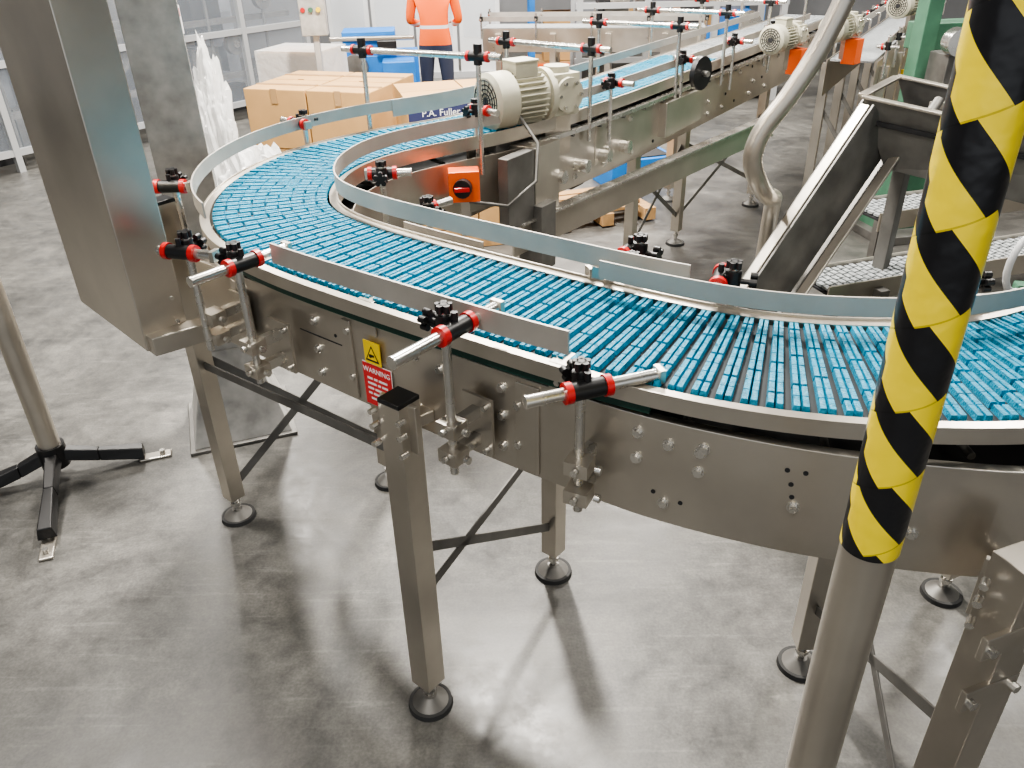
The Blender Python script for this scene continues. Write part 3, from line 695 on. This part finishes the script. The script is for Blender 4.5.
# ---------------------------------------------------------------- back shelves and goods
sh=MB()
for x in (.4,2.0,3.6): 
    for y in (12.2,13.0): sh.box((x,y,1.5),(.08,.08,3.0),BLUEM)
for z in (.15,1.1,2.2):
    for y in (12.2,13.0): sh.box((2.0,y,z),(3.3,.05,.10),ORNG)
    sh.box((2.0,12.6,z+.06),(3.2,.8,.02),WOOD)
rn=random.Random(5)
for z in (.23,1.18,2.28):
    x=.55
    while x<3.3:
        w=rn.uniform(.3,.6); h_=rn.uniform(.35,.7); sh.box((x+w/2,12.55,z+h_/2),(w-.03,.6,h_),rn.choice((CARD,CARD,PVCW,WRAP)));x+=w
sh.done('pallet_rack')
g=MB()
for i in range(4): g.box((-2.2+i*.62,12.5,.85),(.58,.05,1.6),PVCW); g.box((-2.2+i*.62,12.46,.95),(.46,.02,.8),GLASS)
g.box((-1.27,12.5,1.7),(2.5,.08,.08),ALU); g.box((-1.27,12.5,.04),(2.5,.08,.08),ALU); g.done('partition_screen')
# ---------------------------------------------------------------- worker
wk=empty('worker'); wx,wy=-.70,8.85
PM=bpy.data.materials.new('worker_clothes'); PM.use_nodes=True; nt=PM.node_tree; b=nt.nodes['Principled BSDF']; b.inputs['Roughness'].default_value=.8
tc=nt.nodes.new('ShaderNodeTexCoord'); sp=nt.nodes.new('ShaderNodeSeparateXYZ'); nt.links.new(tc.outputs['Object'],sp.inputs[0])
rp=nt.nodes.new('ShaderNodeValToRGB'); rp.color_ramp.interpolation='CONSTANT'
nt.links.new(M('DIVIDE',sp.outputs[2],2.0),rp.inputs[0])
cols=((0,(.02,.02,.02)),(.045,(.03,.035,.06)),(.45,(.95,.15,.015)),(.53,(.7,.7,.68)),(.545,(.95,.15,.015)),(.735,(.95,.15,.015)),(.745,(.55,.33,.24)))
e=rp.color_ramp.elements; e[0].position=0; e[0].color=(*cols[0][1],1); e[1].position=cols[1][0]; e[1].color=(*cols[1][1],1)
for p_,c_ in cols[2:]: x=e.new(p_); x.color=(*c_,1)
hm=M('GREATER_THAN',sp.outputs[1],.36)
mx=nt.nodes.new('ShaderNodeMix'); mx.data_type='RGBA'; nt.links.new(hm,mx.inputs[0]); nt.links.new(rp.outputs[0],mx.inputs[6]); mx.inputs[7].default_value=(.55,.33,.24,1)
nt.links.new(mx.outputs[2],b.inputs['Base Color'])
SKIN=mat('skin',(.55,.33,.24),.55); HAIR=mat('hair',(.05,.03,.02),.7)
vs=[(0,0,.94,.15),(0,.0,1.12,.135),(0,0,1.32,.155),(0,.0,1.45,.085),(0,.02,1.53,.055),
 (-.095,0,.88,.10),(-.11,.01,.50,.062),(-.115,-.02,.09,.045),(-.12,.12,.045,.04),
 (.095,0,.88,.10),(.11,.01,.50,.062),(.115,-.02,.09,.045),(.12,.12,.045,.04),
 (-.19,0,1.40,.065),(-.25,.03,1.13,.045),(-.19,.28,1.07,.036),(-.18,.37,1.08,.028),
 (.19,0,1.40,.065),(.25,.03,1.13,.045),(.19,.28,1.07,.036),(.18,.37,1.08,.028)]
ed=[(0,1),(1,2),(2,3),(3,4),(0,5),(5,6),(6,7),(7,8),(0,9),(9,10),(10,11),(11,12),(2,13),(13,14),(14,15),(15,16),(2,17),(17,18),(18,19),(19,20)]
def skin(name,vs,ed,m,parent,loc,sub=2):
    me=bpy.data.meshes.new(name); me.from_pydata([v[:3] for v in vs],ed,[]); me.materials.append(m)
    o=bpy.data.objects.new(name,me); bpy.context.collection.objects.link(o); o.location=loc; o.parent=parent
    sk=o.modifiers.new('s','SKIN'); 
    if not me.skin_vertices: 
        bm=bmesh.new(); bm.from_mesh(me); bm.verts.layers.skin.verify(); bm.to_mesh(me); bm.free()
    for i,v in enumerate(vs):
        r=v[3]; me.skin_vertices[0].data[i].radius=(r,r); me.skin_vertices[0].data[i].use_root=(i==0)
    o.modifiers.new('u','SUBSURF').levels=sub; o.modifiers['u'].render_levels=sub
    sk.use_smooth_shade=True
    return o
skin('body',vs,ed,PM,wk,(wx,wy,0))
for s_ in (-1,1):
    fv=[(s_*.18,.37,1.08,.03)]; fe=[]
    for k in range(4):
        x0=s_*.18-.027+.018*k; ln=(.065,.078,.073,.058)[k]; j=len(fv)
        fv+= [(x0,.44,1.085,.010),(x0,.44+ln*.6,1.08,.009),(x0,.44+ln*.9,1.055,.008)]; fe+=[(0,j),(j,j+1),(j+1,j+2)]
    j=len(fv); fv+=[(s_*.18-s_*.035,.40,1.075,.012),(s_*.18-s_*.055,.44,1.06,.010)]; fe+=[(0,j),(j,j+1)]
    skin('hand',fv,fe,SKIN,wk,(wx,wy,0),1)
g=MB(); c=V((wx,wy+.03,1.63))
g.sph(c,.10,SKIN,12,(.78,.95,1.18)); g.sph(c+V((0,-.015,.025)),.105,HAIR,12,(.82,.95,1.08))
g.sph(c+V((0,.10,-.01)),.018,SKIN,6,(.7,1,1.2))
for s_ in (-1,1): g.sph(c+V((s_*.082,.0,-.01)),.024,SKIN,6,(.4,.8,1.2)); g.sph(c+V((s_*.03,.088,.015)),.011,BLACK,6)
g.box(c+V((0,.09,-.055)),(.04,.01,.008),RED); g.done('head',wk)

# ---------------------------------------------------------------- room shell
g=MB(); g.box((0,6,-.05),(22,26,.1),FLOOR); g.done('floor')
g=MB(); g.box((0,15.05,3),(22,.1,6),WALLM); g.done('wall_back')
g=MB(); g.box((-10.95,6,3),(.1,26,6),WALLM); g.done('wall_left')
g=MB(); g.box((10.95,6,3),(.1,26,6),WALLM); g.done('wall_right')
g=MB(); g.box((0,6,6.05),(22,26,.1),CEILM); g.done('ceiling')
LAMP=mat('lamp_diffuser',(1,.97,.92),.5,emit=3)
def lamp(x,y,z,sx,sy,p,rz=0,col=(1,.95,.875)):
    l=bpy.data.lights.new('tube','AREA'); l.shape='RECTANGLE'; l.size=sx; l.size_y=sy; l.energy=p; l.color=col
    g=MB(); g.box((x,y,z+.06),(sx+.1,sy+.1,.06),ALU,rz); g.box((x,y,z+.02),(sx,sy,.02),LAMP,rz); f=g.done('ceiling_lamp')
    o=bpy.data.objects.new('lamp_light',l); bpy.context.collection.objects.link(o); o.location=(x,y,z); o.rotation_euler=(0,0,rz); o.parent=f
lamp(-.2,4.3,4.4,.20,.7,310,.3)
lamp(-3.2,3.6,4.8,.25,.9,125,.3)
lamp(2.8,2.6,4.8,.3,1.2,70,.3)
lamp(-1.0,-.6,4.8,.3,1.2,75,.3)
lamp(-3.0,8.0,4.8,.4,1.6,200,.2)
lamp(1.5,8.8,4.8,.4,1.6,220,.2)
lamp(4.5,6.0,4.8,.4,1.6,160,.2)
lamp(0,12,4.8,.4,1.6,260,1.5)
w=bpy.data.worlds.new('w'); bpy.context.scene.world=w; w.use_nodes=True; w.node_tree.nodes['Background'].inputs[0].default_value=(.9,.95,1,1); w.node_tree.nodes['Background'].inputs[1].default_value=.5
# ---------------------------------------------------------------- camera
cam=bpy.data.objects.new('camera',bpy.data.cameras.new('camera')); bpy.context.collection.objects.link(cam)
cam.location=(0,0,2); cam.rotation_euler=(1.0442,.0207,-.0121); cam.data.lens=28.125; cam.data.sensor_width=36; cam.data.clip_start=.02
bpy.context.scene.camera=cam
bpy.context.scene.view_settings.view_transform='AgX'
bpy.context.scene.view_settings.look='AgX - Medium High Contrast'
bpy.context.scene.view_settings.exposure=1.0
